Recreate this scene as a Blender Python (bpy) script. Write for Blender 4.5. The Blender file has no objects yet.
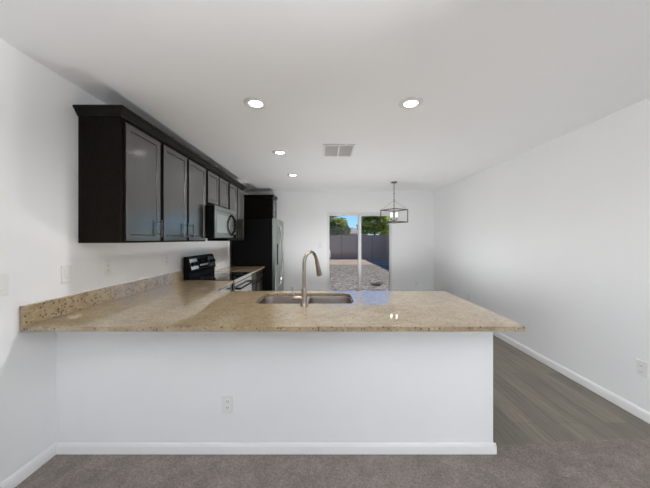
import bpy, bmesh, math, random
from mathutils import Vector, Matrix
from mathutils.geometry import tessellate_polygon

SC = bpy.context.scene
COL = SC.collection
random.seed(7)
rad = math.radians

# ------------------------------------------------------------------ camera, world, light, exposure
CAM_Z = 1.421
cd = bpy.data.cameras.new('camera')
cam = bpy.data.objects.new('camera', cd)
COL.objects.link(cam)
cam.location = (0, 0, CAM_Z)
cam.rotation_euler = (rad(90), 0, 0)
cd.sensor_width = 36
cd.lens = 270 / 650 * 36
cd.shift_y = -5 / 650
cd.clip_start = 0.05
SC.camera = cam

SC.view_settings.view_transform = 'Standard'
SC.view_settings.look = 'None'
SC.view_settings.gamma = 1
SC.view_settings.use_curve_mapping = False
SC.view_settings.exposure = 0.44
SC.cycles.max_bounces = 12
SC.cycles.diffuse_bounces = 8
SC.cycles.glossy_bounces = 4
SC.cycles.transparent_max_bounces = 12
SC.cycles.caustics_reflective = False
SC.cycles.caustics_refractive = False

world = bpy.data.worlds.new('sky')
SC.world = world
world.use_nodes = True
wn = world.node_tree.nodes
wl = world.node_tree.links
bg = wn['Background']
sky = wn.new('ShaderNodeTexSky')
sky.sky_type = 'NISHITA'
sky.sun_disc = False
sky.sun_elevation = rad(46)
sky.sun_rotation = rad(70)
sky.air_density = 1.0
sky.dust_density = 0.1
sky.ozone_density = 2.0
tint = wn.new('ShaderNodeMix')
tint.data_type = 'RGBA'
tint.blend_type = 'MULTIPLY'
tint.inputs[0].default_value = 1
tint.inputs[7].default_value = (0.48, 0.74, 1.12, 1)
wl.new(sky.outputs[0], tint.inputs[6])
wl.new(tint.outputs[2], bg.inputs[0])
bg.inputs[1].default_value = 0.11

def light(name, kind, loc, direction, energy, color=(1, 1, 1), **kw):
    ld = bpy.data.lights.new(name, kind)
    ld.energy = energy
    ld.color = color
    for k, v in kw.items():
        setattr(ld, k, v)
    o = bpy.data.objects.new(name, ld)
    COL.objects.link(o)
    o.location = loc
    o.rotation_euler = Vector(direction).to_track_quat('-Z', 'Y').to_euler()
    return o

light('sun', 'SUN', (8, 12, 12), (-1.6, -0.3, -1.75), 4.0, (1, 0.95, 0.88), angle=rad(0.6))
XL_ = -1.773
# daylight through the living-room windows behind the camera (sunlit ground throws it upwards)
light('window_daylight', 'AREA', (0.95, -3.8, 1.35), (-.1, 1, .0), 16, (0.98, 0.99, 1.0),
      shape='RECTANGLE', size=2.3, size_y=1.7)
light('window_daylight', 'AREA', (XL_ - .30, -1.1, 1.35), (1, .1, .3), 60, (0.98, 0.99, 1.0),
      shape='RECTANGLE', size=1.7, size_y=1.3)
# added fill lamp behind the camera, bounced off the ceiling
light('bounce_fill', 'AREA', (.60, -.75, 1.35), (-.38, .06, 1), 56, (.95, .98, 1), shape='DISK', size=.35, spread=rad(120))
light('bounce_fill', 'SPOT', (.40, 4.3, .07), (.0, .0, 1), 82, (1, 1, 1), shadow_soft_size=.12, spot_size=rad(163), spot_blend=.42)  # second added fill, low behind the peninsula, brightens the far ceiling and walls
DOWNLIGHT_W = 46.0

# ------------------------------------------------------------------ materials
def pmat(name, color, rough=0.5, metal=0.0, coat=0.0, coat_rough=0.05, spec=0.5, ior=1.5):
    m = bpy.data.materials.new(name)
    m.use_nodes = True
    b = m.node_tree.nodes['Principled BSDF']
    b.inputs['Base Color'].default_value = (*color, 1)
    b.inputs['Roughness'].default_value = rough
    b.inputs['Metallic'].default_value = metal
    b.inputs['Coat Weight'].default_value = coat
    b.inputs['Coat Roughness'].default_value = coat_rough
    b.inputs['Specular IOR Level'].default_value = spec
    b.inputs['IOR'].default_value = ior
    return m

def nodes(m):
    return m.node_tree.nodes, m.node_tree.links, m.node_tree.nodes['Principled BSDF']

def coords(m, scale=(1, 1, 1), rot=(0, 0, 0), kind='Object'):
    n, l, b = nodes(m)
    tc = n.new('ShaderNodeTexCoord')
    mp = n.new('ShaderNodeMapping')
    mp.inputs['Scale'].default_value = scale
    mp.inputs['Rotation'].default_value = rot
    l.new(tc.outputs[kind], mp.inputs[0])
    return mp.outputs[0]

def noise(m, vec, scale, detail=4, rough=0.6):
    n, l, b = nodes(m)
    t = n.new('ShaderNodeTexNoise')
    t.inputs['Scale'].default_value = scale
    t.inputs['Detail'].default_value = detail
    t.inputs['Roughness'].default_value = rough
    l.new(vec, t.inputs['Vector'])
    return t.outputs['Fac']

def ramp(m, fac, stops, interp='LINEAR'):
    n, l, b = nodes(m)
    r = n.new('ShaderNodeValToRGB')
    r.color_ramp.interpolation = interp
    e = r.color_ramp.elements
    while len(e) < len(stops):
        e.new(0.5)
    for el, (p, c) in zip(e, stops):
        el.position = p
        el.color = (*c, 1)
    l.new(fac, r.inputs[0])
    return r.outputs[0]

def mix(m, fac, a, b_, mode='MIX'):
    n, l, b = nodes(m)
    x = n.new('ShaderNodeMix')
    x.data_type = 'RGBA'
    x.blend_type = mode
    for sock, v in ((x.inputs[0], fac), (x.inputs[6], a), (x.inputs[7], b_)):
        if isinstance(v, (int, float)):
            sock.default_value = v
        elif isinstance(v, tuple):
            sock.default_value = (*v, 1)
        else:
            l.new(v, sock)
    return x.outputs[2]

def bump(m, fac, strength, dist=0.01):
    n, l, b = nodes(m)
    bp = n.new('ShaderNodeBump')
    bp.inputs['Strength'].default_value = strength
    bp.inputs['Distance'].default_value = dist
    l.new(fac, bp.inputs['Height'])
    l.new(bp.outputs[0], b.inputs['Normal'])

def base(m, col):
    n, l, b = nodes(m)
    l.new(col, b.inputs['Base Color'])

M = {}
def paint(name, c, bs=0.12, sc=220):
    m = pmat(name, c, 0.6, spec=0.3)
    v = coords(m)
    bump(m, noise(m, v, sc, 2), bs, 0.002)
    base(m, ramp(m, noise(m, v, 1.3, 3), [(0.3, tuple(x * 0.985 for x in c)), (0.7, c)]))
    return m
M['wall'] = paint('wall_paint', (0.90, 0.904, 0.91))
M['ceiling'] = paint('ceiling_paint', (0.90, 0.904, 0.91), 0.2, 90)
M['trim'] = pmat('white_trim', (0.86, 0.86, 0.86), 0.35)
M['plastic'] = pmat('white_plastic', (0.84, 0.84, 0.83), 0.35)
M['socket'] = pmat('outlet_face', (0.62, 0.62, 0.61), 0.4)
M['slot'] = pmat('dark_slot', (0.05, 0.05, 0.05), 0.5)
M['vinyl'] = pmat('white_vinyl', (0.80, 0.80, 0.79), 0.35)

def cabinet_mat():
    m = pmat('espresso_wood', (0.010, 0.008, 0.006), 0.4, coat=1.0, coat_rough=0.16, spec=0.35)
    m.node_tree.nodes['Principled BSDF'].inputs['Coat IOR'].default_value = 1.85
    v = coords(m, (14, 14, 1.2))
    base(m, ramp(m, noise(m, v, 5, 5), [(0.3, (0.006, 0.0045, 0.0035)), (0.7, (0.018, 0.013, 0.009))]))
    return m
M['cabinet'] = cabinet_mat()
m = pmat('espresso_end_panel', (0.010, 0.008, 0.006), 0.6, spec=0.06)
base(m, ramp(m, noise(m, coords(m, (40, 40, 3)), 6, 5), [(0.35, (0.004, 0.0033, 0.0026)), (0.7, (0.016, 0.012, 0.0085))]))
M['panel'] = m
M['crown'] = pmat('espresso_molding', (0.009, 0.007, 0.0055), 0.35, spec=0.16)
M['nickel'] = pmat('brushed_nickel', (0.11, 0.10, 0.09), 0.35, 1.0)
m = pmat('stainless_steel', (0.82, 0.82, 0.80), 0.22, 1.0)
n_, l_, b_ = nodes(m)
bump(m, noise(m, coords(m, (3, 3, 300)), 3, 2), 0.04, 0.001)
M['steel'] = m
M['sink_steel'] = pmat('satin_sink_steel', (0.62, 0.55, 0.50), 0.33, 1.0)
M['faucet'] = pmat('satin_bronze_nickel', (0.33, 0.285, 0.24), 0.3, 1.0)
M['fridge_door'] = pmat('grey_steel_door', (0.36, 0.38, 0.36), 0.3, 1.0)
M['handle_steel'] = pmat('handle_steel', (0.55, 0.57, 0.54), 0.25, 1.0)
M['black'] = pmat('black_enamel', (0.003, 0.003, 0.0035), 0.4, spec=0.10)
M['black_glass'] = pmat('black_glass', (0.004, 0.004, 0.005), 0.05, coat=1.0, coat_rough=0.02)
M['mirror_glass'] = pmat('reflective_dark_glass', (0.40, 0.43, 0.42), 0.12, 0.9)
M['dark_steel'] = pmat('dark_grey_steel', (0.27, 0.295, 0.28), 0.25, 1.0)
M['rubber'] = pmat('dark_plastic', (0.02, 0.02, 0.02), 0.6)
M['ring'] = pmat('burner_ring_print', (0.10, 0.10, 0.10), 0.3)
M['pendant'] = pmat('pendant_metal', (0.20, 0.17, 0.13), 0.35, 0.9)
M['candle'] = pmat('candle_sleeve', (0.85, 0.83, 0.78), 0.4)
M['white_metal'] = pmat('white_metal', (0.78, 0.78, 0.78), 0.4)

def emit(name, color, strength):
    m = pmat(name, color, 0.4)
    b = nodes(m)[2]
    b.inputs['Emission Color'].default_value = (*color, 1)
    b.inputs['Emission Strength'].default_value = strength
    return m
M['lens'] = emit('downlight_lens', (1.0, 0.97, 0.93), 6.0)
M['bulb'] = emit('lit_bulb', (1.0, 0.95, 0.88), 3.0)
M['display'] = pmat('clock_display', (0.01, 0.03, 0.03), 0.1)

def granite():
    m = pmat('tan_granite', (0.4, 0.3, 0.2), 0.3, coat=1.0, coat_rough=0.025, spec=0.2)
    m.node_tree.nodes['Principled BSDF'].inputs['Coat IOR'].default_value = 1.75
    n, l, b = nodes(m)
    v = coords(m)
    big = noise(m, v, 11, 6, 0.65)
    c = ramp(m, big, [(0.30, (0.230, 0.157, 0.080)), (0.5, (0.310, 0.233, 0.132)), (0.70, (0.365, 0.297, 0.190))])
    mid = noise(m, v, 30, 5, 0.7)
    c = mix(m, ramp(m, mid, [(0.54, (0, 0, 0)), (0.64, (0.5, 0.5, 0.5))]), c, (0.44, 0.385, 0.29))
    c = mix(m, ramp(m, noise(m, v, 48, 4, 0.7), [(0.56, (0, 0, 0)), (0.64, (0.65, 0.65, 0.65))]), c, (0.16, 0.088, 0.048))
    vo = n.new('ShaderNodeTexVoronoi')
    vo.inputs['Scale'].default_value = 64
    vo.inputs['Randomness'].default_value = 1
    l.new(v, vo.inputs['Vector'])
    sep = n.new('ShaderNodeSeparateColor')
    l.new(vo.outputs['Color'], sep.inputs[0])
    pick = ramp(m, sep.outputs[0], [(0.76, (0, 0, 0)), (0.78, (0.9, 0.9, 0.9))])
    near = ramp(m, vo.outputs['Distance'], [(0.30, (1, 1, 1)), (0.45, (0, 0, 0))])
    c = mix(m, mix(m, 1.0, pick, near, 'MULTIPLY'), c, (0.055, 0.038, 0.027))
    base(m, c)
    return m
M['granite'] = granite()

def wood_floor():
    m = pmat('taupe_plank_floor', (0.2, 0.17, 0.14), 0.42, spec=0.4)
    n, l, b = nodes(m)
    v = coords(m, (1, 1, 1), (0, 0, rad(90)))
    br = n.new('ShaderNodeTexBrick')
    br.offset = 0.37
    br.inputs['Scale'].default_value = 1
    br.inputs['Brick Width'].default_value = 1.22
    br.inputs['Row Height'].default_value = 0.18
    br.inputs['Mortar Size'].default_value = 0.0012
    br.inputs['Color1'].default_value = (0.225, 0.200, 0.160, 1)
    br.inputs['Color2'].default_value = (0.160, 0.142, 0.117, 1)
    br.inputs['Mortar'].default_value = (0.05, 0.043, 0.035, 1)
    l.new(v, br.inputs['Vector'])
    grain = ramp(m, noise(m, coords(m, (18, 1.1, 1)), 2.2, 6, 0.65), [(0.3, (0.70, 0.69, 0.68)), (0.7, (1.18, 1.17, 1.15))])
    base(m, mix(m, 1.0, br.outputs['Color'], grain, 'MULTIPLY'))
    return m
M['floor'] = wood_floor()

def carpet():
    m = pmat('taupe_carpet', (0.16, 0.13, 0.12), 0.95, spec=0.1)
    v = coords(m)
    c = ramp(m, noise(m, v, 110, 4, 0.85), [(0.25, (0.10, 0.085, 0.077)), (0.75, (0.40, 0.350, 0.323))])
    c = mix(m, 1.0, c, ramp(m, noise(m, v, 9, 4), [(0.3, (0.82, 0.81, 0.80)), (0.7, (1.14, 1.14, 1.14))]), 'MULTIPLY')
    base(m, c)
    bump(m, noise(m, v, 320, 2, 0.8), 0.8, 0.006)
    return m
M['carpet'] = carpet()

def gravel():
    m = pmat('grey_gravel', (0.3, 0.27, 0.24), 0.9, spec=0.2)
    n, l, b = nodes(m)
    v = coords(m)
    vo = n.new('ShaderNodeTexVoronoi')
    vo.inputs['Scale'].default_value = 14
    l.new(v, vo.inputs['Vector'])
    sep = n.new('ShaderNodeSeparateColor')
    l.new(vo.outputs['Color'], sep.inputs[0])
    c = ramp(m, sep.outputs[0], [(0.0, (0.10, 0.088, 0.072)), (0.5, (0.205, 0.178, 0.138)), (1.0, (0.36, 0.318, 0.26))])
    base(m, c)
    bump(m, vo.outputs['Distance'], 0.8, 0.03)
    return m
M['gravel'] = gravel()
m = pmat('tan_dirt', (0.5, 0.38, 0.28), 0.95, spec=0.1)
base(m, ramp(m, noise(m, coords(m), 1.5, 5), [(0.3, (0.33, 0.255, 0.185)), (0.7, (0.44, 0.35, 0.265))]))
M['dirt'] = m

def block():
    m = pmat('mauve_block_wall', (0.3, 0.24, 0.21), 0.9, spec=0.1)
    n, l, b = nodes(m)
    v = coords(m, (1, 1, 1), (rad(90), 0, 0))
    br = n.new('ShaderNodeTexBrick')
    br.offset = 0.0
    br.inputs['Scale'].default_value = 1
    br.inputs['Brick Width'].default_value = 1.2
    br.inputs['Row Height'].default_value = 2.6
    br.inputs['Mortar Size'].default_value = 0.05
    br.inputs['Color1'].default_value = (0.47, 0.335, 0.265, 1)
    br.inputs['Color2'].default_value = (0.42, 0.30, 0.24, 1)
    br.inputs['Mortar'].default_value = (0.34, 0.245, 0.20, 1)
    l.new(v, br.inputs['Vector'])
    base(m, br.outputs['Color'])
    return m
M['block'] = block()

def leaf(name, a, c):
    m = pmat(name, a, 0.6, spec=0.3)
    base(m, ramp(m, noise(m, coords(m), 2.5, 4), [(0.3, a), (0.7, c)]))
    n, l, b = nodes(m)
    tl = n.new('ShaderNodeBsdfTranslucent')
    src = b.inputs['Base Color'].links[0].from_socket
    l.new(src, tl.inputs[0])
    mx = n.new('ShaderNodeMixShader')
    mx.inputs[0].default_value = 0.65
    l.new(b.outputs[0], mx.inputs[1])
    l.new(tl.outputs[0], mx.inputs[2])
    l.new(mx.outputs[0], n['Material Output'].inputs[0])
    return m
M['leaf_a'] = leaf('green_leaves', (0.22, 0.34, 0.05), (0.58, 0.70, 0.14))
M['leaf_b'] = leaf('olive_leaves', (0.20, 0.25, 0.07), (0.46, 0.50, 0.18))
M['bark'] = pmat('bark', (0.12, 0.085, 0.06), 0.9)
M['weed'] = pmat('dead_weed', (0.16, 0.10, 0.07), 0.9)
M['shingle'] = pmat('grey_shingles', (0.30, 0.28, 0.27), 0.9)
M['stucco'] = pmat('tan_stucco', (0.45, 0.37, 0.31), 0.9)

def glass():
    m = bpy.data.materials.new('clear_pane')
    m.use_nodes = True
    n, l = m.node_tree.nodes, m.node_tree.links
    for x in list(n):
        n.remove(x)
    out = n.new('ShaderNodeOutputMaterial')
    tr = n.new('ShaderNodeBsdfTransparent')
    tr.inputs[0].default_value = (0.96, 0.97, 0.965, 1)
    gl = n.new('ShaderNodeBsdfGlossy')
    gl.inputs['Roughness'].default_value = 0.01
    fr = n.new('ShaderNodeFresnel')
    fr.inputs[0].default_value = 1.25
    mx = n.new('ShaderNodeMixShader')
    l.new(fr.outputs[0], mx.inputs[0])
    l.new(tr.outputs[0], mx.inputs[1])
    l.new(gl.outputs[0], mx.inputs[2])
    l.new(mx.outputs[0], out.inputs[0])
    return m
M['glass'] = glass()

# ------------------------------------------------------------------ mesh helpers
def BM():
    return bmesh.new()

def box(bm, x0, x1, y0, y1, z0, z1, bev=0.0, seg=2):
    r = bmesh.ops.create_cube(bm, size=1)
    for v in r['verts']:
        v.co = Vector(((x0 + x1) / 2 + v.co.x * (x1 - x0), (y0 + y1) / 2 + v.co.y * (y1 - y0), (z0 + z1) / 2 + v.co.z * (z1 - z0)))
    if bev:
        es = list({e for v in r['verts'] for e in v.link_edges})
        bmesh.ops.bevel(bm, geom=es, offset=bev, segments=seg, affect='EDGES', profile=0.5)
    return bm

def tube(bm, pts, r, seg=12, radii=None):
    pts = [Vector(p) for p in pts]
    n = len(pts)
    rings = []
    up = None
    for i, p in enumerate(pts):
        t = (pts[min(i + 1, n - 1)] - pts[max(i - 1, 0)]).normalized()
        if up is None:
            a = Vector((0, 0, 1)) if abs(t.z) < 0.9 else Vector((1, 0, 0))
            up = (a - t * a.dot(t)).normalized()
        else:
            up = (up - t * up.dot(t)).normalized()
        s = t.cross(up)
        rr = radii[i] if radii else r
        rings.append([bm.verts.new(p + (up * math.cos(2 * math.pi * k / seg) + s * math.sin(2 * math.pi * k / seg)) * rr) for k in range(seg)])
    for a, b in zip(rings, rings[1:]):
        for k in range(seg):
            bm.faces.new((a[k], a[(k + 1) % seg], b[(k + 1) % seg], b[k]))
    bm.faces.new(rings[0][::-1])
    bm.faces.new(rings[-1])
    return bm

def lathe(bm, prof, c, axis='Z', seg=32):
    """prof: list of (radius, height) from bottom to top about axis through c."""
    c = Vector(c)
    def P(r, h, k):
        a = 2 * math.pi * k / seg
        u, w = r * math.cos(a), r * math.sin(a)
        if axis == 'Z':
            return c + Vector((u, w, h))
        if axis == 'X':
            return c + Vector((h, u, w))
        return c + Vector((u, h, w))
    rings = []
    for r, h in prof:
        if r < 1e-6:
            rings.append([bm.verts.new(P(0, h, 0))])
        else:
            rings.append([bm.verts.new(P(r, h, k)) for k in range(seg)])
    for a, b in zip(rings, rings[1:]):
        for k in range(seg):
            k2 = (k + 1) % seg
            if len(a) == 1 and len(b) == 1:
                continue
            if len(a) == 1:
                bm.faces.new((a[0], b[k2], b[k]))
            elif len(b) == 1:
                bm.faces.new((a[k], a[k2], b[0]))
            else:
                bm.faces.new((a[k], a[k2], b[k2], b[k]))
    for ring, rev in ((rings[0], True), (rings[-1], False)):
        if len(ring) > 2:
            bm.faces.new(ring[::-1] if rev else ring)
    return bm

def prism(bm, outer, z0, z1, holes=()):
    """vertical prism from a 2D outline with holes."""
    loops = [outer] + list(holes)
    flat = [p for lp in loops for p in lp]
    top = [bm.verts.new((x, y, z1)) for x, y in flat]
    bot = [bm.verts.new((x, y, z0)) for x, y in flat]
    tris = tessellate_polygon([[Vector((x, y, 0)) for x, y in lp] for lp in loops])
    for t in tris:
        try:
            bm.faces.new([top[i] for i in t])
            bm.faces.new([bot[i] for i in reversed(t)])
        except ValueError:
            pass
    k = 0
    for lp in loops:
        n = len(lp)
        for i in range(n):
            a, b = k + i, k + (i + 1) % n
            bm.faces.new((top[a], bot[a], bot[b], top[b]))
        k += n
    return bm

def rrect(x0, x1, y0, y1, r, seg=6):
    out = []
    for cx, cy, a0 in ((x1 - r, y1 - r, 0), (x0 + r, y1 - r, 90), (x0 + r, y0 + r, 180), (x1 - r, y0 + r, 270)):
        for k in range(seg + 1):
            a = rad(a0 + 90 * k / seg)
            out.append((cx + r * math.cos(a), cy + r * math.sin(a)))
    return out

WLOC = {}
def link(o, parent, world_loc):
    COL.objects.link(o)
    if parent is not None:
        o.parent = parent
        o.location = Vector(world_loc) - WLOC[parent.name]
    else:
        o.location = world_loc
    WLOC[o.name] = Vector(world_loc)

def obj(name, bm, mat, parent=None, smooth=None, bevel=None, label=None):
    bmesh.ops.recalc_face_normals(bm, faces=bm.faces)
    xs = [v.co for v in bm.verts]
    lo = Vector((min(c[i] for c in xs) for i in range(3)))
    hi = Vector((max(c[i] for c in xs) for i in range(3)))
    c = Vector(((lo.x + hi.x) / 2, (lo.y + hi.y) / 2, lo.z))
    bmesh.ops.translate(bm, verts=bm.verts, vec=-c)
    me = bpy.data.meshes.new(name)
    bm.to_mesh(me)
    bm.free()
    me.materials.append(M[mat] if isinstance(mat, str) else mat)
    if smooth:
        me.polygons.foreach_set('use_smooth', [True] * len(me.polygons))
        me.set_sharp_from_angle(angle=rad(smooth))
    o = bpy.data.objects.new(name, me)
    link(o, parent, c)
    if bevel:
        md = o.modifiers.new('bevel', 'BEVEL')
        md.width = bevel
        md.segments = 2
        md.limit_method = 'ANGLE'
        md.angle_limit = rad(40)
    if label:
        o['label'] = label
    return o

def thing(name, label, cat, loc, group=None):
    o = bpy.data.objects.new(name, None)
    o.empty_display_size = 0.1
    link(o, None, loc)
    return tag(o, label, cat, group)

def tag(o, label, cat, group=None):
    o['label'] = label
    o['category'] = cat
    if group:
        o['group'] = group
    return o

def struct(name, bm, mat, parent=None, **kw):
    o = obj(name, bm, mat, parent, **kw)
    if parent is None:
        o['kind'] = 'structure'
    return o

# ------------------------------------------------------------------ setting
XL, XR, YF, YB, H = -1.773, 2.508, 6.22, -3.5, 2.515
DX0, DX1, DZ = 0.050, 1.552, 2.040      # sliding door opening
struct('floor', box(BM(), XL - .15, XR + .15, 1.78, YF + .15, -0.12, 0.0), 'floor')
cb = BM()
edge = [(XR, 1.928)]
for k in range(1, 12):
    t = k / 12
    x = XR + (1.110 - XR) * t
    edge.append((x, 1.928 - 0.090 * t + 0.006 * math.sin(t * math.pi) + random.uniform(-.003, .003)))
edge += [(1.110, 1.836), (1.110, 1.78), (XL, 1.78)]
prism(cb, [(XL, YB), (XR, YB)] + edge, -0.02, 0.012)
struct('floor', cb, 'carpet')
struct('floor', box(BM(), XL - .15, XR + .15, YB - .15, 1.78, -0.12, -0.02), 'rubber')
struct('ceiling', box(BM(), XL - .15, XR + .15, YB - .15, YF + .15, H, H + .15), 'ceiling')
w = BM()
box(w, XL - .15, XL, -.25, YF + .15, -.02, H)
box(w, XL - .15, XL, YB - .15, -1.95, -.02, H)
box(w, XL - .15, XL, -1.95, -.25, -.02, .70)
box(w, XL - .15, XL, -1.95, -.25, 2.0, H)
struct('wall_left', w, 'wall')
struct('wall_right', box(BM(), XR, XR + .15, YB - .15, YF + .15, -.02, H), 'wall')
w = BM()
box(w, XL, DX0, YF, YF + .15, 0, H)
box(w, DX1, XR, YF, YF + .15, 0, H)
box(w, DX0, DX1, YF, YF + .15, DZ, H)
struct('wall_far', w, 'wall')
w = BM()
box(w, XL, -.25, YB - .15, YB, -.02, H)
box(w, 2.15, XR, YB - .15, YB, -.02, H)
box(w, -.25, 2.15, YB - .15, YB, 2.25, H)
box(w, -.25, 2.15, YB - .15, YB, -.02, 0.45)
struct('wall_near', w, 'wall')
# windows behind the camera
wf = BM()
for x0, x1 in ((-.25, -.20), (0.925, 0.975), (2.10, 2.15)):
    box(wf, x0, x1, YB - .10, YB - .04, .45, 2.25)
for z0, z1 in ((.45, .50), (2.20, 2.25)):
    box(wf, -.25, 2.15, YB - .10, YB - .04, z0, z1)
win = struct('window_1', wf, 'vinyl')
for x0, x1 in ((-.20, 0.925), (0.975, 2.10)):
    obj('pane', box(BM(), x0, x1, YB - .075, YB - .067, .50, 2.20), 'glass', win)
wf = BM()
for y0, y1 in ((-1.95, -1.90), (-1.125, -1.075), (-.30, -.25)):
    box(wf, XL - .10, XL - .04, y0, y1, .70, 2.0)
for z0, z1 in ((.70, .75), (1.95, 2.0)):
    box(wf, XL - .10, XL - .04, -1.95, -.25, z0, z1)
win = struct('window_2', wf, 'vinyl')
for y0, y1 in ((-1.90, -1.125), (-1.075, -.30)):
    obj('pane', box(BM(), XL - .075, XL - .067, y0, y1, .75, 1.95), 'glass', win)

# half wall of the peninsula
PX1, PY0, PY1 = 1.110, 1.78, 1.92
struct('wall_peninsula', box(BM(), XL, PX1, PY0, PY1, 0, 0.883), 'wall', bevel=0.004)

def base_prof(bm, p0, p1, nrm, h=0.075, t=0.014, z=0.0):
    p0, p1, nrm = Vector((*p0, 0)), Vector((*p1, 0)), Vector((*nrm, 0))
    prof = [(0, 0), (t, 0), (t, h - .02), (t * .8, h - .012), (t * .45, h - .004), (t * .3, h), (0, h)]
    rows = [[bm.verts.new(p + nrm * o + Vector((0, 0, z + hh))) for o, hh in prof] for p in (p0, p1)]
    n = len(prof)
    for i in range(n):
        bm.faces.new((rows[0][i], rows[0][(i + 1) % n], rows[1][(i + 1) % n], rows[1][i]))
    bm.faces.new(rows[0])
    bm.faces.new(rows[1][::-1])
    return bm
CZ = 0.012
struct('baseboard_left', base_prof(BM(), (XL, YB), (XL, PY0), (1, 0), z=CZ), 'trim', smooth=40)
struct('baseboard_right', base_prof(BM(), (XR, YB), (XR, YF), (-1, 0), z=0.0, h=0.08), 'trim', smooth=40)
b = BM()
base_prof(b, (XL + .014, PY0), (PX1 + .014, PY0), (0, -1), z=0.0, h=.078)
base_prof(b, (PX1, PY0 - .014), (PX1, PY1), (1, 0), z=0.0, h=.078)
struct('baseboard_peninsula', b, 'trim', smooth=40)
b = BM()
base_prof(b, (DX1 + .002, YF), (XR, YF), (0, -1), h=.08)
base_prof(b, (-.90, YF), (DX0 - .002, YF), (0, -1), h=.08)
struct('baseboard_far', b, 'trim', smooth=40)

# sliding glass door
fr = BM()
FY0, FY1 = YF + .01, YF + .13
FW = .045
box(fr, DX0, DX0 + FW, FY0, FY1, 0, DZ, .003)
box(fr, DX1 - FW, DX1, FY0, FY1, 0, DZ, .003)
box(fr, DX0 + FW, DX1 - FW, FY0, FY1, DZ - .05, DZ, .003)
box(fr, DX0 + FW, DX1 - FW, FY0, FY1, 0, .03, .003)
door = struct('door_1', fr, 'vinyl')
XM = (359.6 - 325) / 43.0
def sash(x0, x1, y0, y1, name):
    s = BM()
    st = .028
    sr = .066 if x0 < 0.5 else st
    box(s, x0, x0 + st, y0, y1, .03, DZ - .05, .002)
    box(s, x1 - sr, x1, y0, y1, .03, DZ - .05, .002)
    box(s, x0 + st, x1 - sr, y0, y1, .03, .10, .002)
    box(s, x0 + st, x1 - sr, y0, y1, DZ - .085, DZ - .05, .002)
    o = obj(name, s, 'vinyl', door)
    obj('glass', box(BM(), x0 + st, x1 - sr, (y0 + y1) / 2 - .004, (y0 + y1) / 2 + .004, .10, DZ - .085), 'glass', o)
    return o
slide = sash(DX0 + FW - .02, XM + .035, YF + .02, YF + .055, 'sliding_panel')
sash(XM - .035, DX1 - FW + .02, YF + .075, YF + .11, 'fixed_panel')
hb = BM()
tube(hb, [(DX0 + .052, YF + .02, 1.16), (DX0 + .058, YF - .022, 1.15), (DX0 + .062, YF - .034, 1.11), (DX0 + .062, YF - .034, 1.02), (DX0 + .058, YF - .022, .98), (DX0 + .052, YF + .02, .97)], .012, 8)
obj('door_handle', hb, 'trim', slide, smooth=60)

# ------------------------------------------------------------------ countertops
CT, CB = 0.914, 0.884
CX0, CX1, CY0, CY1 = XL + .001, 1.168, 1.564, 2.63
RUNX = -1.117
SX0, SX1, SY0, SY1 = -.560, .232, 2.115, 2.525
RY0, RY1 = 3.31, 4.072
ct = thing('countertop', 'large L-shaped tan granite countertop on the white half wall', 'countertop', (-.3, 2.1, CB))
def round_corner(px, py, r, a0, a1, n=5):
    return [(px + r * math.cos(rad(a0 + (a1 - a0) * k / n)), py + r * math.sin(rad(a0 + (a1 - a0) * k / n))) for k in range(n + 1)]
outline = [(CX0, CY0)] + round_corner(CX1 - .02, CY0 + .02, .02, 270, 360) + round_corner(CX1 - .02, CY1 - .02, .02, 0, 90) + \
          [(RUNX, CY1), (RUNX, RY0 - .002), (CX0, RY0 - .002)]
hole = rrect(SX0, SX1, SY0, SY1, .07)
obj('slab', prism(BM(), outline, CB, CT, [hole]), 'granite', ct, bevel=0.004)
obj('backsplash', box(BM(), CX0, CX0 + .03, CY0, RY0 - .002, CT, 1.032, .002), 'granite', ct)
ct2 = thing('countertop', 'short granite countertop between the range and the refrigerator', 'countertop', (-1.45, 4.5, CB))
obj('slab', prism(BM(), [(CX0, RY1 + .002), (RUNX, RY1 + .002), (RUNX, 4.985), (CX0, 4.985)], CB, CT), 'granite', ct2, bevel=0.004)

# ------------------------------------------------------------------ cabinets
def door_bm(a0, a1, z0, z1, p0, p1, axis, rail=.058, flat=False):
    """door slab from p0 (back) to p1 (front) along axis 'X' or 'Y'; spans a0..a1 sideways."""
    bm = BM()
    if axis == 'X':
        box(bm, min(p0, p1), max(p0, p1), a0, a1, z0, z1)
        nrm = Vector((1 if p1 > p0 else -1, 0, 0))
    else:
        box(bm, a0, a1, min(p0, p1), max(p0, p1), z0, z1)
        nrm = Vector((0, 1 if p1 > p0 else -1, 0))
    bmesh.ops.recalc_face_normals(bm, faces=bm.faces)
    bm.faces.ensure_lookup_table()
    f = [f for f in bm.faces if f.normal.dot(nrm) > .9]
    bmesh.ops.inset_region(bm, faces=f, thickness=.003, depth=.0)
    bmesh.ops.translate(bm, verts=list({v for q in f for v in q.verts}), vec=nrm * .002)
    if not flat:
        bmesh.ops.inset_region(bm, faces=f, thickness=rail, depth=0)
        bmesh.ops.inset_region(bm, faces=f, thickness=.005, depth=0)
        bmesh.ops.translate(bm, verts=list({v for q in f for v in q.verts}), vec=-nrm * .009)
        bmesh.ops.inset_region(bm, faces=f, thickness=.007, depth=0)
        bmesh.ops.translate(bm, verts=list({v for q in f for v in q.verts}), vec=nrm * .003)
    return bm

def pull_bm(c, nrm, vertical=True, L=.15):
    bm = BM()
    c, n = Vector(c), Vector(nrm)
    d = Vector((0, 0, 1)) if vertical else Vector((0, 0, 1)).cross(n)
    tube(bm, [c + n * .032 - d * L / 2, c + n * .032 + d * L / 2], .0062, 10)
    for s in (-1, 1):
        tube(bm, [c + d * s * L * .33, c + n * .032 + d * s * L * .33], .0040, 8)
    return bm

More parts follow.
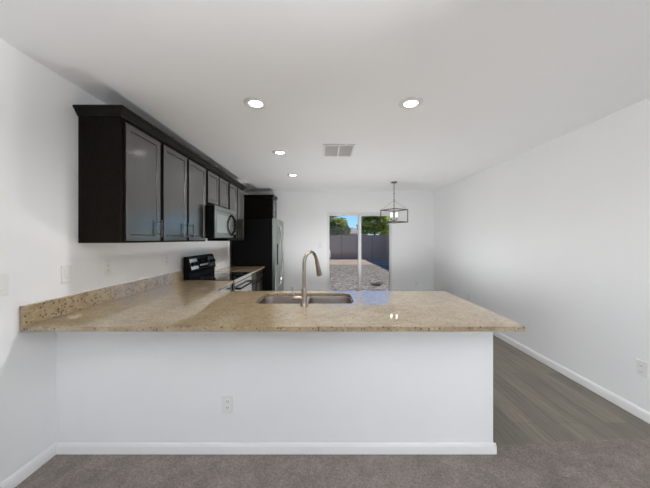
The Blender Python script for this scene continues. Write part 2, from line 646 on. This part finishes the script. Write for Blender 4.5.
UF = -1.468                      # front of the upper boxes
def upper(label, y0, y1, z0, z1, doors, hz):
    t = thing('wall_cabinet', label, 'cabinet', ((XL + UF) / 2, (y0 + y1) / 2, z0), 'dark upper cabinets on the left wall')
    y0 += .0005
    y1 -= .0005
    obj('cabinet_body', box(BM(), XL + .001, UF, y0, y1, z0, z1, .0015), 'panel', t)
    for a, b_, side in doors:
        d = obj('cabinet_door', door_bm(a, b_, z0 + (.035 if z0 > 1.5 else .014), z1 - .030, UF + .001, UF + .019, 'X'), 'cabinet', t)
        if side == 0:
            continue
        hy = b_ - .032 if side > 0 else a + .032
        obj('handle', pull_bm((UF + .020, hy, hz), (1, 0, 0)), 'nickel', d, smooth=60, label='brushed nickel bar handle')
    return t
ZB, ZT = 1.392, 2.300
upper('dark wall cabinet with one door, nearest of the row', 1.938, 2.395, ZB, ZT, [(1.966, 2.375, 1)], ZB + .12)
upper('dark wall cabinet with two tall doors, between the nearest cabinet and the microwave', 2.395, 3.31, ZB, ZT,
      [(2.425, 2.832, 1), (2.873, 3.280, -1)], ZB + .12)
upper('short dark wall cabinet with two doors above the microwave', 3.31, 4.072, 1.842, ZT,
      [(3.345, 3.670, 0), (3.712, 4.040, 0)], 1.842 + .11)
upper('dark wall cabinet with two doors, last of the row before the refrigerator', 4.072, 4.86, ZB, ZT,
      [(4.104, 4.445, 1), (4.487, 4.832, -1)], ZB + .12)

def crown_bm(xf, y0, y1, z0, near=True, far=True):
    prof = [(0.0, 0), (.008, 0), (.010, .010), (.018, .016), (.030, .036), (.034, .042), (.042, .046), (.044, .063), (0, .063)]
    rows = []
    bm = BM()
    for o, h in prof:
        r = []
        x = xf + o
        ya = y0 - (o if near else 0)
        yb = y1 + (o if far else 0)
        for p in ((XL + .001, ya), (x, ya), (x, yb), (XL + .001, yb)):
            r.append(bm.verts.new((p[0], p[1], z0 + h)))
        rows.append(r)
    n = len(rows)
    for i in range(n - 1):
        for k in range(3):
            bm.faces.new((rows[i][k], rows[i][k + 1], rows[i + 1][k + 1], rows[i + 1][k]))
    # rear side on the wall, and the underside ring closing to the box
    for i in range(n - 1):
        bm.faces.new((rows[i][3], rows[i][0], rows[i + 1][0], rows[i + 1][3]))
    bm.faces.new(rows[-1])
    bm.faces.new(rows[0][::-1])
    bmesh.ops.remove_doubles(bm, verts=bm.verts, dist=1e-6)
    return bm
tag(obj('crown_molding', crown_bm(UF, 1.938, 4.86, ZT + .001), 'crown'),
    'long dark crown molding along the top of the wall cabinet row', 'molding')

# deep cabinet over the refrigerator
FCX = -1.13
t = thing('wall_cabinet', 'deep dark cabinet above the black refrigerator near the far wall', 'cabinet', (-1.45, 6.0, 1.84))
obj('cabinet_body', box(BM(), XL + .001, FCX, 5.78, YF - .001, 1.84, 2.300, .0015), 'panel', t)
d = obj('cabinet_door', door_bm(5.80, 6.20, 1.852, 2.27, FCX + .001, FCX + .019, 'X'), 'cabinet', t)
obj('handle', pull_bm((FCX + .020, 5.84, 1.95), (1, 0, 0)), 'nickel', d, smooth=60, label='brushed nickel bar handle')
tag(obj('crown_molding', crown_bm(FCX, 5.78, YF - .001, 2.301, far=False), 'crown'),
    'short dark crown molding on the cabinet above the refrigerator', 'molding')

# base cabinets
def base_left(label, y0, y1, doors, drawers):
    t = thing('base_cabinet', label, 'cabinet', (-1.45, (y0 + y1) / 2, 0))
    bm = BM()
    box(bm, XL + .001, -1.160, y0, y1, .10, CB - .001)
    obj('cabinet_body', bm, 'panel', t)
    obj('toe_kick', box(BM(), XL + .001, -1.22, y0, y1, 0, .10), 'black', t)
    for a, b_, s in doors:
        d = obj('cabinet_door', door_bm(a, b_, .115, .70, -1.159, -1.141, 'X'), 'cabinet', t)
        obj('handle', pull_bm((-1.140, b_ - .04 if s > 0 else a + .04, .60), (1, 0, 0)), 'nickel', d, smooth=60)
    for a, b_ in drawers:
        d = obj('drawer', door_bm(a, b_, .715, .865, -1.159, -1.141, 'X', flat=True), 'cabinet', t)
        obj('handle', pull_bm((-1.140, (a + b_) / 2, .79), (1, 0, 0), False), 'nickel', d, smooth=60)
    return t
base_left('dark base cabinet with drawers between the range and the refrigerator', 4.082, 4.95, [(4.10, 4.50, 1), (4.53, 4.93, -1)], [(4.10, 4.50), (4.53, 4.93)])
base_left('dark corner base cabinet where the two countertop runs meet', 1.925, 2.685, [], [])

def base_pen(label, x0, x1, doors, drawers, opentop=False):
    t = thing('base_cabinet', label, 'cabinet', ((x0 + x1) / 2, 2.26, 0))
    bm = BM()
    th = .018
    box(bm, x0, x0 + th, 1.925, 2.580, .10, CB - .001)
    box(bm, x1 - th, x1, 1.925, 2.580, .10, CB - .001)
    box(bm, x0 + th, x1 - th, 1.925, 1.925 + .012, .10, CB - .001)
    box(bm, x0 + th, x1 - th, 1.937, 2.580, .10, .118)
    for a, c in ((x0 + th, x0 + .04), (x1 - .04, x1 - th)):
        box(bm, a, c, 2.562, 2.580, .118, CB - .001)
    box(bm, x0 + .04, x1 - .04, 2.562, 2.580, CB - .03, CB - .001)
    obj('cabinet_body', bm, 'panel', t)
    obj('toe_kick', box(BM(), x0, x1, 1.925, 2.52, 0, .099), 'black', t)
    for a, b_, s in doors:
        d = obj('cabinet_door', door_bm(a, b_, .115, .70, 2.581, 2.599, 'Y'), 'cabinet', t)
        obj('handle', pull_bm((b_ - .04 if s > 0 else a + .04, 2.600, .60), (0, 1, 0)), 'nickel', d, smooth=60)
    for a, b_ in drawers:
        d = obj('drawer', door_bm(a, b_, .715, .850, 2.581, 2.599, 'Y', flat=True), 'cabinet', t)
        obj('handle', pull_bm(((a + b_) / 2, 2.600, .785), (0, 1, 0), False), 'nickel', d, smooth=60)
base_pen('narrow dark base cabinet behind the half wall, left of the sink', -1.085, -.625, [(-1.07, -.64, 1)], [(-1.07, -.64)])
base_pen('dark sink base cabinet behind the half wall, under the steel sink', -.620, .315, [(-.605, -.160, 1), (-.145, .300, -1)], [(-.605, .300)])
base_pen('dark end base cabinet behind the half wall, right of the sink', .320, 1.115, [(.335, .710, 1), (.725, 1.10, -1)], [(.335, .710), (.725, 1.10)])

# ------------------------------------------------------------------ sink and faucet
sk = thing('sink', 'steel double-bowl sink set into the tan granite countertop', 'sink', ((SX0 + SX1) / 2, (SY0 + SY1) / 2, .70))
def bowl(x0, x1, y0, y1, z1, depth):
    bm = BM()
    rings = []
    for (ins, z, r) in ((0, z1, .07), (.004, z1 - .02, .07), (.012, z1 - depth * .8, .07), (.03, z1 - depth * .96, .065), (.07, z1 - depth, .05)):
        rings.append([bm.verts.new((x, y, z)) for x, y in rrect(x0 + ins, x1 - ins, y0 + ins, y1 - ins, r, 6)])
    n = len(rings[0])
    for a, b_ in zip(rings, rings[1:]):
        for k in range(n):
            bm.faces.new((a[k], a[(k + 1) % n], b_[(k + 1) % n], b_[k]))
    bm.faces.new(rings[-1])
    r = bmesh.ops.solidify(bm, geom=bm.faces[:], thickness=.0015)
    return bm
MX = -.155
rim = prism(BM(), rrect(SX0 - .012, SX1 + .012, SY0 - .012, SY1 + .012, .08), .8795, .8835,
            [rrect(SX0 + .003, MX - .012, SY0 + .003, SY1 - .003, .068), rrect(MX + .012, SX1 - .003, SY0 + .003, SY1 - .003, .068)])
obj('sink_rim', rim, 'sink_steel', sk)
for x0, x1 in ((SX0 + .003, MX - .012), (MX + .012, SX1 - .003)):
    bo = obj('sink_bowl', bowl(x0, x1, SY0 + .003, SY1 - .003, .8835, .18), 'sink_steel', sk, smooth=50)
    c = ((x0 + x1) / 2, (SY0 + SY1) / 2, .7045)
    obj('drain', lathe(BM(), [(.0, 0), (.045, 0), (.045, .004), (.036, .005), (.03, .002), (0, .002)], c), 'steel', bo, smooth=50)

fx, fy = -.158, 2.050
fa = thing('kitchen_faucet', 'bronze-nickel gooseneck faucet with pull-down spray head beside the sink', 'faucet', (fx, fy, CT))
obj('faucet_base', lathe(BM(), [(.030, 0), (.030, .006), (.026, .012), (.0225, .03), (.021, .075), (.0215, .10), (.019, .12), (.0165, .135)], (fx, fy, CT), seg=28), 'faucet', fa, smooth=50)
dirx, diry = .10, .17
L = math.hypot(dirx, diry)
dirx, diry = dirx / L, diry / L
R = .088
pts = [(fx, fy, CT + .13), (fx, fy, CT + .20), (fx, fy, CT + .27)]
zc = 1.330 - .012 - R
pts.append((fx, fy, zc))
for k in range(1, 15):
    a = rad(180 - k * 165 / 14)
    o = R + R * math.cos(a)
    pts.append((fx + dirx * o, fy + diry * o, zc + R * math.sin(a)))
obj('spout', tube(BM(), pts, .0135, 16), 'faucet', fa, smooth=60)
e, q = Vector(pts[-1]), Vector(pts[-1]) - Vector(pts[-2])
q.normalize()
obj('spray_head', tube(BM(), [e, e + q * .012, e + q * .014, e + q * .065, e + q * .120, e + q * .140, e + q * .143], .016, 18,
    [.0145, .0145, .0165, .0175, .0225, .0235, .019]), 'faucet', fa, smooth=40)
hb = BM()
tube(hb, [(fx - .018, fy, CT + .058), (fx - .05, fy, CT + .058), (fx - .078, fy, CT + .058), (fx - .084, fy, CT + .058)], .013, 14, [.0135, .0135, .0125, .008])
tube(hb, [(fx - .070, fy, CT + .062), (fx - .086, fy + .003, CT + .10), (fx - .094, fy + .004, CT + .142)], .0045, 10, [.0055, .0045, .004])
obj('lever', hb, 'faucet', fa, smooth=60)

# ------------------------------------------------------------------ dishwasher
dw = thing('dishwasher', 'stainless dishwasher front under the counter beside the range', 'dishwasher', (-1.45, 2.99, 0))
obj('cabinet_body', box(BM(), XL + .01, -1.165, 2.692, 3.298, .02, CB - .002), 'black', dw)
obj('dishwasher_door', box(BM(), -1.164, -1.135, 2.695, 3.295, .12, .74, .004), 'steel', dw)
obj('control_panel', box(BM(), -1.164, -1.135, 2.695, 3.295, .745, .868, .004), 'steel', dw)
hb = BM()
tube(hb, [(-1.10, 2.74, .70), (-1.10, 3.25, .70)], .009, 10)
for y in (2.77, 3.22):
    tube(hb, [(-1.136, y, .70), (-1.10, y, .70)], .007, 8)
obj('handle', hb, 'steel', dw, smooth=60)
obj('toe_kick', box(BM(), -1.21, -1.20, 2.695, 3.295, 0, .11), 'black', dw)

# ------------------------------------------------------------------ range
rg = thing('range', 'black and steel electric range with glass cooktop under the microwave', 'stove', (-1.44, 3.69, 0))
ya, yb = RY0 + .002, RY1 - .002
obj('range_body', box(BM(), -1.755, -1.135, ya, yb, .03, .903, .003), 'black', rg)
ck = obj('cooktop', box(BM(), -1.738, -1.118, ya, yb, .904, .921, .004), 'black_glass', rg)
for x, y, r in ((-1.27, 3.50, .105), (-1.27, 3.88, .085), (-1.53, 3.50, .075), (-1.53, 3.88, .105)):
    bm = BM()
    lathe(bm, [(r - .004, 0), (r, 0), (r, .0006), (r - .004, .0006)], (x, y, .9211), seg=40)
    # keep only a thin ring: drop the end caps
    bmesh.ops.delete(bm, geom=[f for f in bm.faces if len(f.verts) > 4], context='FACES')
    obj('burner_ring', bm, 'ring', ck)
obj('front_trim', box(BM(), -1.134, -1.108, ya, yb, .875, .918, .004), 'steel', rg)
od = obj('oven_door', box(BM(), -1.134, -1.105, ya + .004, yb - .004, .25, .868, .005), 'steel', rg)
obj('oven_window', box(BM(), -1.106, -1.1035, ya + .10, yb - .10, .36, .68, .001), 'black_glass', od)
hb = BM()
tube(hb, [(-1.055, ya + .035, .80), (-1.055, yb - .035, .80)], .012, 12)
for y in (ya + .07, yb - .07):
    box(hb, -1.107, -1.050, y - .014, y + .014, .788, .812, .003)
obj('handle', hb, 'black', od, smooth=50, label='dark oven door handle')
dr = obj('drawer', box(BM(), -1.134, -1.107, ya + .004, yb - .004, .06, .243, .005), 'steel', rg)
# backguard with a sloping control face
bm = BM()
pr = [(-1.738, .922), (-1.662, .922), (-1.662, 1.00), (-1.642, 1.02), (-1.682, 1.185), (-1.700, 1.20), (-1.738, 1.20)]
ra = [bm.verts.new((x, ya, z)) for x, z in pr]
rb = [bm.verts.new((x, yb, z)) for x, z in pr]
for i in range(len(pr)):
    j = (i + 1) % len(pr)
    bm.faces.new((ra[i], ra[j], rb[j], rb[i]))
bm.faces.new(ra)
bm.faces.new(rb[::-1])
bg_ = obj('backguard', bm, 'black', rg, bevel=.005)
def on_face(bm, y0, y1, s0, s1, h0, h1):
    """thin box on the sloping control face; s runs 0..1 up the slope."""
    p0, p1 = Vector((-1.642, 0, 1.02)), Vector((-1.682, 0, 1.185))
    u = p1 - p0
    n = Vector((u.z, 0, -u.x)).normalized()
    box(bm, 0, 1, y0, y1, 0, 1)
    for v in list(bm.verts)[-8:]:
        s = s0 + (s1 - s0) * v.co.z
        h = h0 + (h1 - h0) * v.co.x
        y = v.co.y
        v.co = p0 + u * s + n * h
        v.co.y = y
    return p0, u, n
def knob(y):
    p0, p1 = Vector((-1.642, y, 1.02)), Vector((-1.682, y, 1.185))
    u = p1 - p0
    n = Vector((u.z, 0, -u.x)).normalized()
    c = p0 + u * .5
    bm = BM()
    tube(bm, [c + n * .003, c + n * .008, c + n * .010, c + n * .030, c + n * .033], .024, 20, [.030, .030, .025, .022, .018])
    return bm
for y0, y1 in ((ya + .02, ya + .21), (yb - .21, yb - .02)):
    bm = BM()
    on_face(bm, y0, y1, .10, .90, .0005, .003)
    pl = obj('control_panel', bm, 'steel', bg_)
    for y in (y0 + .05, y1 - .05):
        obj('knob', knob(y), 'black', pl, smooth=50)
bm = BM()
on_face(bm, ya + .24, yb - .24, .15, .85, .0005, .003)
cp = obj('display', bm, 'black_glass', bg_)
for k in range(6):
    bm = BM()
    yy = ya + .265 + k * .041
    on_face(bm, yy, yy + .026, .28, .40, .003, .005)
    obj('button', bm, 'socket', cp)
bm = BM()
on_face(bm, (ya + yb) / 2 - .045, (ya + yb) / 2 + .045, .55, .78, .003, .0045)
obj('clock', bm, 'display', cp)
for x in (-1.70, -1.20):
    for y in (ya + .05, yb - .05):
        obj('foot', lathe(BM(), [(.018, 0), (.018, .03)], (x, y, 0), seg=12), 'rubber', rg)

# ------------------------------------------------------------------ microwave
mw = thing('microwave', 'over-the-range microwave with reflective grey door under the short cabinet', 'microwave', (-1.55, 3.69, 1.43))
obj('microwave_body', box(BM(), XL + .002, -1.365, ya, yb, 1.432, 1.838, .004), 'black', mw)
obj('vent_grille', box(BM(), -1.364, -1.342, ya, yb, 1.780, 1.836, .003), 'dark_steel', mw)
md = obj('microwave_door', box(BM(), -1.364, -1.340, ya, 3.885, 1.436, 1.778, .004), 'dark_steel', mw)
obj('door_window', box(BM(), -1.341, -1.3385, ya + .035, 3.80, 1.50, 1.735, .001), 'mirror_glass', md)
hb = BM()
hp = []
for k in range(13):
    a = k / 12
    hp.append((-1.340 + .055 * math.sin(math.pi * a) ** .6 if 0 < a < 1 else -1.341, 3.862, 1.475 + .285 * a))
tube(hb, hp, .015, 12)
obj('handle', hb, 'black', md, smooth=60, label='black bowed microwave handle')
cp = obj('control_panel', box(BM(), -1.364, -1.340, 3.888, yb, 1.436, 1.778, .004), 'black_glass', mw)
obj('display', box(BM(), -1.341, -1.3388, 3.91, yb - .02, 1.725, 1.765), 'display', cp)
for i in range(5):
    for j in range(3):
        y = 3.912 + j * .048
        z = 1.49 + i * .045
        obj('button', box(BM(), -1.341, -1.3385, y, y + .036, z, z + .03, .001), 'ring', cp)

# ------------------------------------------------------------------ refrigerator
rf = thing('refrigerator', 'tall side-by-side refrigerator with black side and steel doors', 'refrigerator', (-1.33, 5.45, 0))
Y0, Y1, YS = 5.00, 5.91, 5.39
obj('refrigerator_body', box(BM(), -1.735, -.980, Y0 + .004, Y1 - .004, .03, 1.788, .006), 'black', rf)
obj('base_grille', box(BM(), -1.00, -.965, Y0 + .02, Y1 - .02, .015, .085, .003), 'rubber', rf)
def fdoor(y0, y1):
    bm = BM()
    box(bm, -.976, -.905, y0, y1, .095, 1.800)
    es = [e_ for e_ in bm.edges if all(v.co.x > -.91 for v in e_.verts)]
    bmesh.ops.bevel(bm, geom=es, offset=.022, segments=5, affect='EDGES', profile=.5)
    return bm
def fhandle(y):
    bm = BM()
    pts = []
    for k in range(17):
        a = k / 16
        pts.append((-.906 + .062 * math.sin(math.pi * a) ** .6 if 0 < k < 16 else -.907, y, .50 + 1.18 * a))
    tube(bm, pts, .013, 12)
    return bm
d1 = obj('freezer_door', fdoor(Y0, YS - .003), 'fridge_door', rf, smooth=40)
d2 = obj('refrigerator_door', fdoor(YS + .003, Y1), 'fridge_door', rf, smooth=40)
obj('handle', fhandle(YS - .045), 'handle_steel', d1, smooth=60)
obj('handle', fhandle(YS + .045), 'handle_steel', d2, smooth=60)
bm = BM()
box(bm, -.906, -.898, Y0 + .07, YS - .10, .93, 1.33, .003)
dp = obj('dispenser', bm, 'black_glass', d1, label='black ice and water dispenser')
for x in (-1.66, -1.06):
    for y in (Y0 + .06, Y1 - .06):
        obj('foot', lathe(BM(), [(.02, 0), (.02, .03)], (x, y, 0), seg=12), 'rubber', rf)

# ------------------------------------------------------------------ ceiling lights, vent, pendant
def downlight(x, y, label):
    t = thing('recessed_light', label, 'ceiling light', (x, y, H - .012), 'round recessed lights in the ceiling')
    ring = BM()
    lathe(ring, [(.055, .004), (.061, .0), (.084, .0), (.093, .006), (.095, .0118), (.055, .0118)], (x, y, H - .012), seg=40)
    bmesh.ops.delete(ring, geom=[f for f in ring.faces if len(f.verts) > 4], context='FACES')
    obj('trim_ring', ring, 'white_metal', t, smooth=50)
    obj('lens', lathe(BM(), [(0, 0.001), (.045, .002), (.054, .004), (.054, .007), (0, .007)], (x, y, H - .011), seg=40), 'lens', t, smooth=50)
    lo = light('lamp', 'SPOT', (x, y, H - .02), (0, 0, -1), DOWNLIGHT_W, (1, 0.99, 0.98), shadow_soft_size=.085, spot_size=rad(150), spot_blend=.8)
    lo.location = Vector((x, y, H - .02)) - WLOC[t.name]
    lo.parent = t
downlight(-.555, 2.17, 'large bright recessed light above the sink, left of the nearest pair')
downlight(.690, 2.17, 'bright recessed light nearest the white right wall')
downlight(-.566, 3.40, 'recessed light beside the ceiling vent, second in the left line')
downlight(-.547, 4.61, 'small recessed light farthest along the ceiling, near the refrigerator')

vx0, vx1, vy0, vy1 = -.020, .352, 3.11, 3.55
vt = thing('ceiling_vent', 'white square ceiling vent with two louvered grey panels', 'vent', (.166, 3.33, H - .012))
fb = BM()
vb = .022
box(fb, vx0, vx0 + vb, vy0, vy1, H - .012, H - .0005, .002)
box(fb, vx1 - vb, vx1, vy0, vy1, H - .012, H - .0005, .002)
box(fb, vx0 + vb, vx1 - vb, vy0, vy0 + vb, H - .012, H - .0005, .002)
box(fb, vx0 + vb, vx1 - vb, vy1 - vb, vy1, H - .012, H - .0005, .002)
box(fb, .157, .175, vy0 + vb, vy1 - vb, H - .012, H - .0005, .002)
obj('vent_frame', fb, 'white_metal', vt)
obj('duct_backing', box(BM(), vx0 + .01, vx1 - .01, vy0 + .01, vy1 - .01, H - .0012, H - .0004), 'slot', vt)
for x0, x1 in ((vx0 + vb, .157), (.175, vx1 - vb)):
    lb = BM()
    ny = 15
    for k in range(ny):
        y = vy0 + vb + (k + .5) * (vy1 - vy0 - 2 * vb) / ny
        r = bmesh.ops.create_cube(lb, size=1)
        rot = Matrix.Rotation(rad(-48), 3, 'X')
        for v in r['verts']:
            v.co = rot @ Vector((v.co.x * (x1 - x0), v.co.y * .015, v.co.z * .0012)) + Vector(((x0 + x1) / 2, y, H - .0065))
    obj('louver_panel', lb, 'white_metal', vt)

# pendant: square cage hung cornerwise with four candle lamps
px, py = 1.325, 5.18
pd = thing('pendant_light', 'square open-cage pendant light hanging before the sliding door', 'pendant light', (px, py, 1.745))
obj('canopy', lathe(BM(), [(.0, -.03), (.012, -.03), (.05, -.02), (.062, -.008), (.062, 0), (0, 0)], (px, py, H - .0005), seg=32), 'pendant', pd, smooth=50)
st = BM()
tube(st, [(px, py, H - .02), (px, py, 2.16)], .007, 10)
for z in (2.30, 2.17):
    lathe(st, [(.007, -.012), (.012, -.006), (.012, .006), (.007, .012)], (px, py, z), seg=14)
tube(st, [(px, py, 2.165), (px, py, 1.78)], .008, 10)
obj('stem', st, 'pendant', pd, smooth=50)
hz0, hz1, hd = 1.745, 1.978, .25
cor = [(px + hd * math.cos(rad(90 * k - 14.4)), py + hd * math.sin(rad(90 * k - 14.4))) for k in range(4)]
cg = BM()
def bar(bm, a, b_, w=.013):
    tube(bm, [a, b_], w * .7, 4)
for k in range(4):
    a, b_ = cor[k], cor[(k + 1) % 4]
    for z in (hz0, hz1):
        bar(cg, (*a, z), (*b_, z))
    bar(cg, (*a, hz0 - .008), (*a, hz1 + .008))
obj('cage', cg, 'pendant', pd)
rd = BM()
for k in range(4):
    tube(rd, [(px, py, 2.16), (*cor[k], hz1)], .0018, 6)
obj('support_rods', rd, 'pendant', pd)
for k in range(4):
    a = rad(45 + 90 * k - 14.4)
    ax, ay = px + .07 * math.cos(a), py + .07 * math.sin(a)
    ar = BM()
    tube(ar, [(px, py, 1.79), ((px + ax) / 2, (py + ay) / 2, 1.772), (ax, ay, 1.785), (ax, ay, 1.80)], .005, 8)
    lathe(ar, [(.018, 0), (.020, .006), (.012, .012)], (ax, ay, 1.797), seg=14)
    am = obj('arm', ar, 'pendant', pd, smooth=50)
    obj('candle_sleeve', lathe(BM(), [(.012, 0), (.012, .035)], (ax, ay, 1.808), seg=14), 'candle', am, smooth=50)
    obj('bulb', lathe(BM(), [(.010, 0), (.017, .02), (.018, .035), (.012, .06), (.003, .082), (0, .083)], (ax, ay, 1.843), seg=14), 'bulb', am, smooth=60)

# ------------------------------------------------------------------ wall plates
def plate(label, c, nrm, kind, gangs=1, name=None):
    c, n = Vector(c), Vector(nrm)
    u = Vector((0, 0, 1)).cross(n)          # sideways
    def lb(bm, u0, u1, v0, v1, h0, h1, bev=0):
        box(bm, u0, u1, h0, h1, v0, v1, bev)
        return bm
    def put(bm):
        for v in bm.verts:
            p = v.co.copy()
            v.co = c + u * p.x + n * p.y + Vector((0, 0, p.z))
        return bm
    nm = {'switch': 'light_switch', 'outlet': 'wall_outlet', 'jack': 'cable_outlet'}[kind]
    t = thing(nm, label, {'switch': 'light switch', 'outlet': 'outlet', 'jack': 'outlet'}[kind], c)
    W = .075 + .046 * (gangs - 1)
    obj('plate', put(lb(BM(), -W / 2, W / 2, -.06, .06, .0005, .007, .0025)), 'plastic', t)
    for g in range(gangs):
        o = (g - (gangs - 1) / 2) * .046
        if kind == 'switch':
            obj('rocker', put(lb(BM(), o - .0165, o + .0165, -.033, .033, .0072, .011, .002)), 'plastic', t)
        elif kind == 'jack':
            for v in (-.025, .025):
                bm = lathe(BM(), [(.009, 0), (.009, .004), (.006, .004), (.006, .012), (0, .012)], (o, .0072, v), axis='Y', seg=14)
                obj('jack', put(bm), 'socket', t, smooth=50)
        else:
            for v in (-.0195, .0195):
                s = obj('socket', put(lb(BM(), o - .0165, o + .0165, v - .0145, v + .0145, .0072, .0095, .002)), 'plastic', t)
                sl = BM()
                for du in (-.006, .006):
                    lb(sl, o + du - .0012, o + du + .0012, v - .004, v + .005, .0096, .0101)
                lb(sl, o - .002, o + .002, v - .0105, v - .0070, .0096, .0101)
                obj('slots', put(sl), 'slot', s)
    return t
plate('white double light switch at the left edge, on the left wall', (XL, 1.450, 1.172), (1, 0, 0), 'switch', 2)
plate('white light switch on the left wall, above the near end of the backsplash', (XL, 1.848, 1.182), (1, 0, 0), 'switch')
plate('white outlet on the left wall below the nearest wall cabinet', (XL, 2.196, 1.186), (1, 0, 0), 'outlet')
plate('small white outlet on the left wall nearest the range', (XL, 3.01, 1.187), (1, 0, 0), 'outlet')
plate('white outlet low on the half wall below the countertop', (-.639, PY0, .336), (0, -1, 0), 'outlet')
plate('small white light switch on the far wall, left of the sliding door', (-.105, YF, 1.285), (0, -1, 0), 'switch')
plate('small white outlet low on the far wall, right of the sliding door', (2.11, YF, .41), (0, -1, 0), 'outlet')
plate('white cable outlet at the right edge, low on the right wall', (XR, 2.135, .40), (-1, 0, 0), 'jack', 1)
plate('tiny white outlet low on the right wall beyond the countertop end', (XR, 4.70, .41), (-1, 0, 0), 'outlet')

# ------------------------------------------------------------------ back yard
GZ = -.12
struct('ground', box(BM(), -40, 45, YF + .15, 60, GZ - .4, GZ - .03), 'dirt')
gb = BM()
ed = []
for k in range(41):
    x = 20 - 40 * k / 40
    ed.append((x, 16.0 + .5 * math.sin(x * .9) + .25 * math.sin(x * 2.3 + 1) - .04 * x))
prism(gb, [(-20, YF + .151), (20, YF + .151)] + ed, GZ - .03, GZ)
struct('gravel_bed', gb, 'gravel')

def post_wall(name, label, x0, x1, y0, y1, z1):
    t = thing(name, label, 'fence', ((x0 + x1) / 2, (y0 + y1) / 2, GZ - .03))
    obj('wall_panel', box(BM(), x0, x1, y0, y1, GZ - .03, z1), 'block', t)
    bm = BM()
    box(bm, x0 - .02, x1 + .02, y0 - .02, y1 + .02, z1, z1 + .05, .01)
    obj('cap', bm, 'block', t)
post_wall('block_fence', 'long mauve block fence across the back of the yard', -12, 4.95, 21.0, 21.2, 1.68)
post_wall('block_fence', 'block fence along the right side of the yard, casting the shadow', 4.75, 4.95, 12.9, 20.93, 1.68)

def tree(label, x, y, h, r, mat, n, seed, z_low=1.2, group=None):
    rnd = random.Random(seed)
    t = thing('tree', label, 'tree', (x, y, GZ - .03), 'trees beyond the block fence')
    tk = BM()
    tube(tk, [(x, y, GZ - .03), (x + .1, y, 1.0), (x - .05, y + .1, h * .55)], .12, 8, [.16, .12, .07])
    blobs = []
    for k in range(30):
        a, q = rnd.uniform(0, 6.28), math.sqrt(rnd.random()) * r * .75
        bz = rnd.uniform(z_low, h)
        q *= 1 - .5 * max(0, (bz - h * .6) / (h * .4))
        p = Vector((x + q * math.cos(a), y + q * math.sin(a), bz))
        blobs.append((p, rnd.uniform(.45, .8) * r * .6))
        tube(tk, [(x, y, min(h * .5, bz - .2)), ((p.x + x) / 2, (p.y + y) / 2, (bz + min(h * .5, bz)) / 2), p], .03, 5, [.05, .03, .012])
    obj('trunk', tk, 'bark', t, smooth=60)
    lf = BM()
    for i in range(n):
        p, br = blobs[i % len(blobs)]
        while True:
            v = Vector((rnd.uniform(-1, 1), rnd.uniform(-1, 1), rnd.uniform(-1, 1)))
            if v.length <= 1:
                break
        c = p + Vector((v.x * br, v.y * br, v.z * br * .75))
        s = rnd.uniform(.09, .20)
        rot = Matrix.Rotation(rnd.uniform(0, 6.28), 3, 'Z') @ Matrix.Rotation(rnd.uniform(-1.2, 1.2), 3, 'X')
        q = [lf.verts.new(c + rot @ Vector(w_)) for w_ in ((-s, 0, 0), (0, -s * .5, .01), (s, 0, 0), (0, s * .5, .01))]
        lf.faces.new(q)
    obj('foliage', lf, mat, t)
tree('low olive tree behind the back fence at the left door edge', .9, 23.2, 2.9, 1.5, 'leaf_b', 6000, 1)
tree('small pale tree behind the fence in the middle of the left pane', 1.75, 26.6, 2.8, .9, 'leaf_b', 3500, 2)
tree('big dense green tree behind the fence in the right pane', 4.3, 23.4, 4.6, 1.5, 'leaf_a', 8500, 3, .9)
tree('green tree behind the fence corner at the right door edge', 6.9, 26.8, 4.9, 1.7, 'leaf_a', 7000, 4, .9)
tree('distant thin tree rising at the upper left of the left pane', .6, 28.5, 4.6, 1.3, 'leaf_b', 2200, 5, 2.4)

hs = thing('house', 'neighbouring house with grey roof just visible over the fence', 'house', (3.55, 36.7, GZ - .03))
obj('house_wall', box(BM(), 2.1, 5.0, 33.5, 40, GZ - .03, 2.1), 'stucco', hs)
bm = BM()
v = [bm.verts.new(p) for p in ((1.7, 33.0, 2.1), (5.4, 33.0, 2.1), (5.4, 40.5, 2.1), (1.7, 40.5, 2.1), (3.5, 35.0, 2.95), (3.5, 38.5, 2.95))]
for f in ((0, 1, 4), (1, 2, 5, 4), (2, 3, 5), (3, 0, 4, 5), (3, 2, 1, 0)):
    bm.faces.new([v[i] for i in f])
obj('roof', bm, 'shingle', hs)

wd = BM()
rnd = random.Random(9)
for k in range(60):
    a = rnd.uniform(0, 6.28)
    q = rnd.uniform(.05, .30)
    x0, y0 = 1.73 + rnd.uniform(-.12, .12), 8.9 + rnd.uniform(-.08, .08)
    tube(wd, [(x0, y0, GZ - .01), (x0 + .5 * q * math.cos(a), y0 + .5 * q * math.sin(a), GZ + rnd.uniform(.03, .10)),
              (x0 + q * math.cos(a), y0 + .6 * q * math.sin(a), GZ + rnd.uniform(.01, .16))], .004, 4)
tag(obj('dead_weed', wd, 'weed'), 'small brown dried weed clump on the gravel beyond the right pane', 'weed')
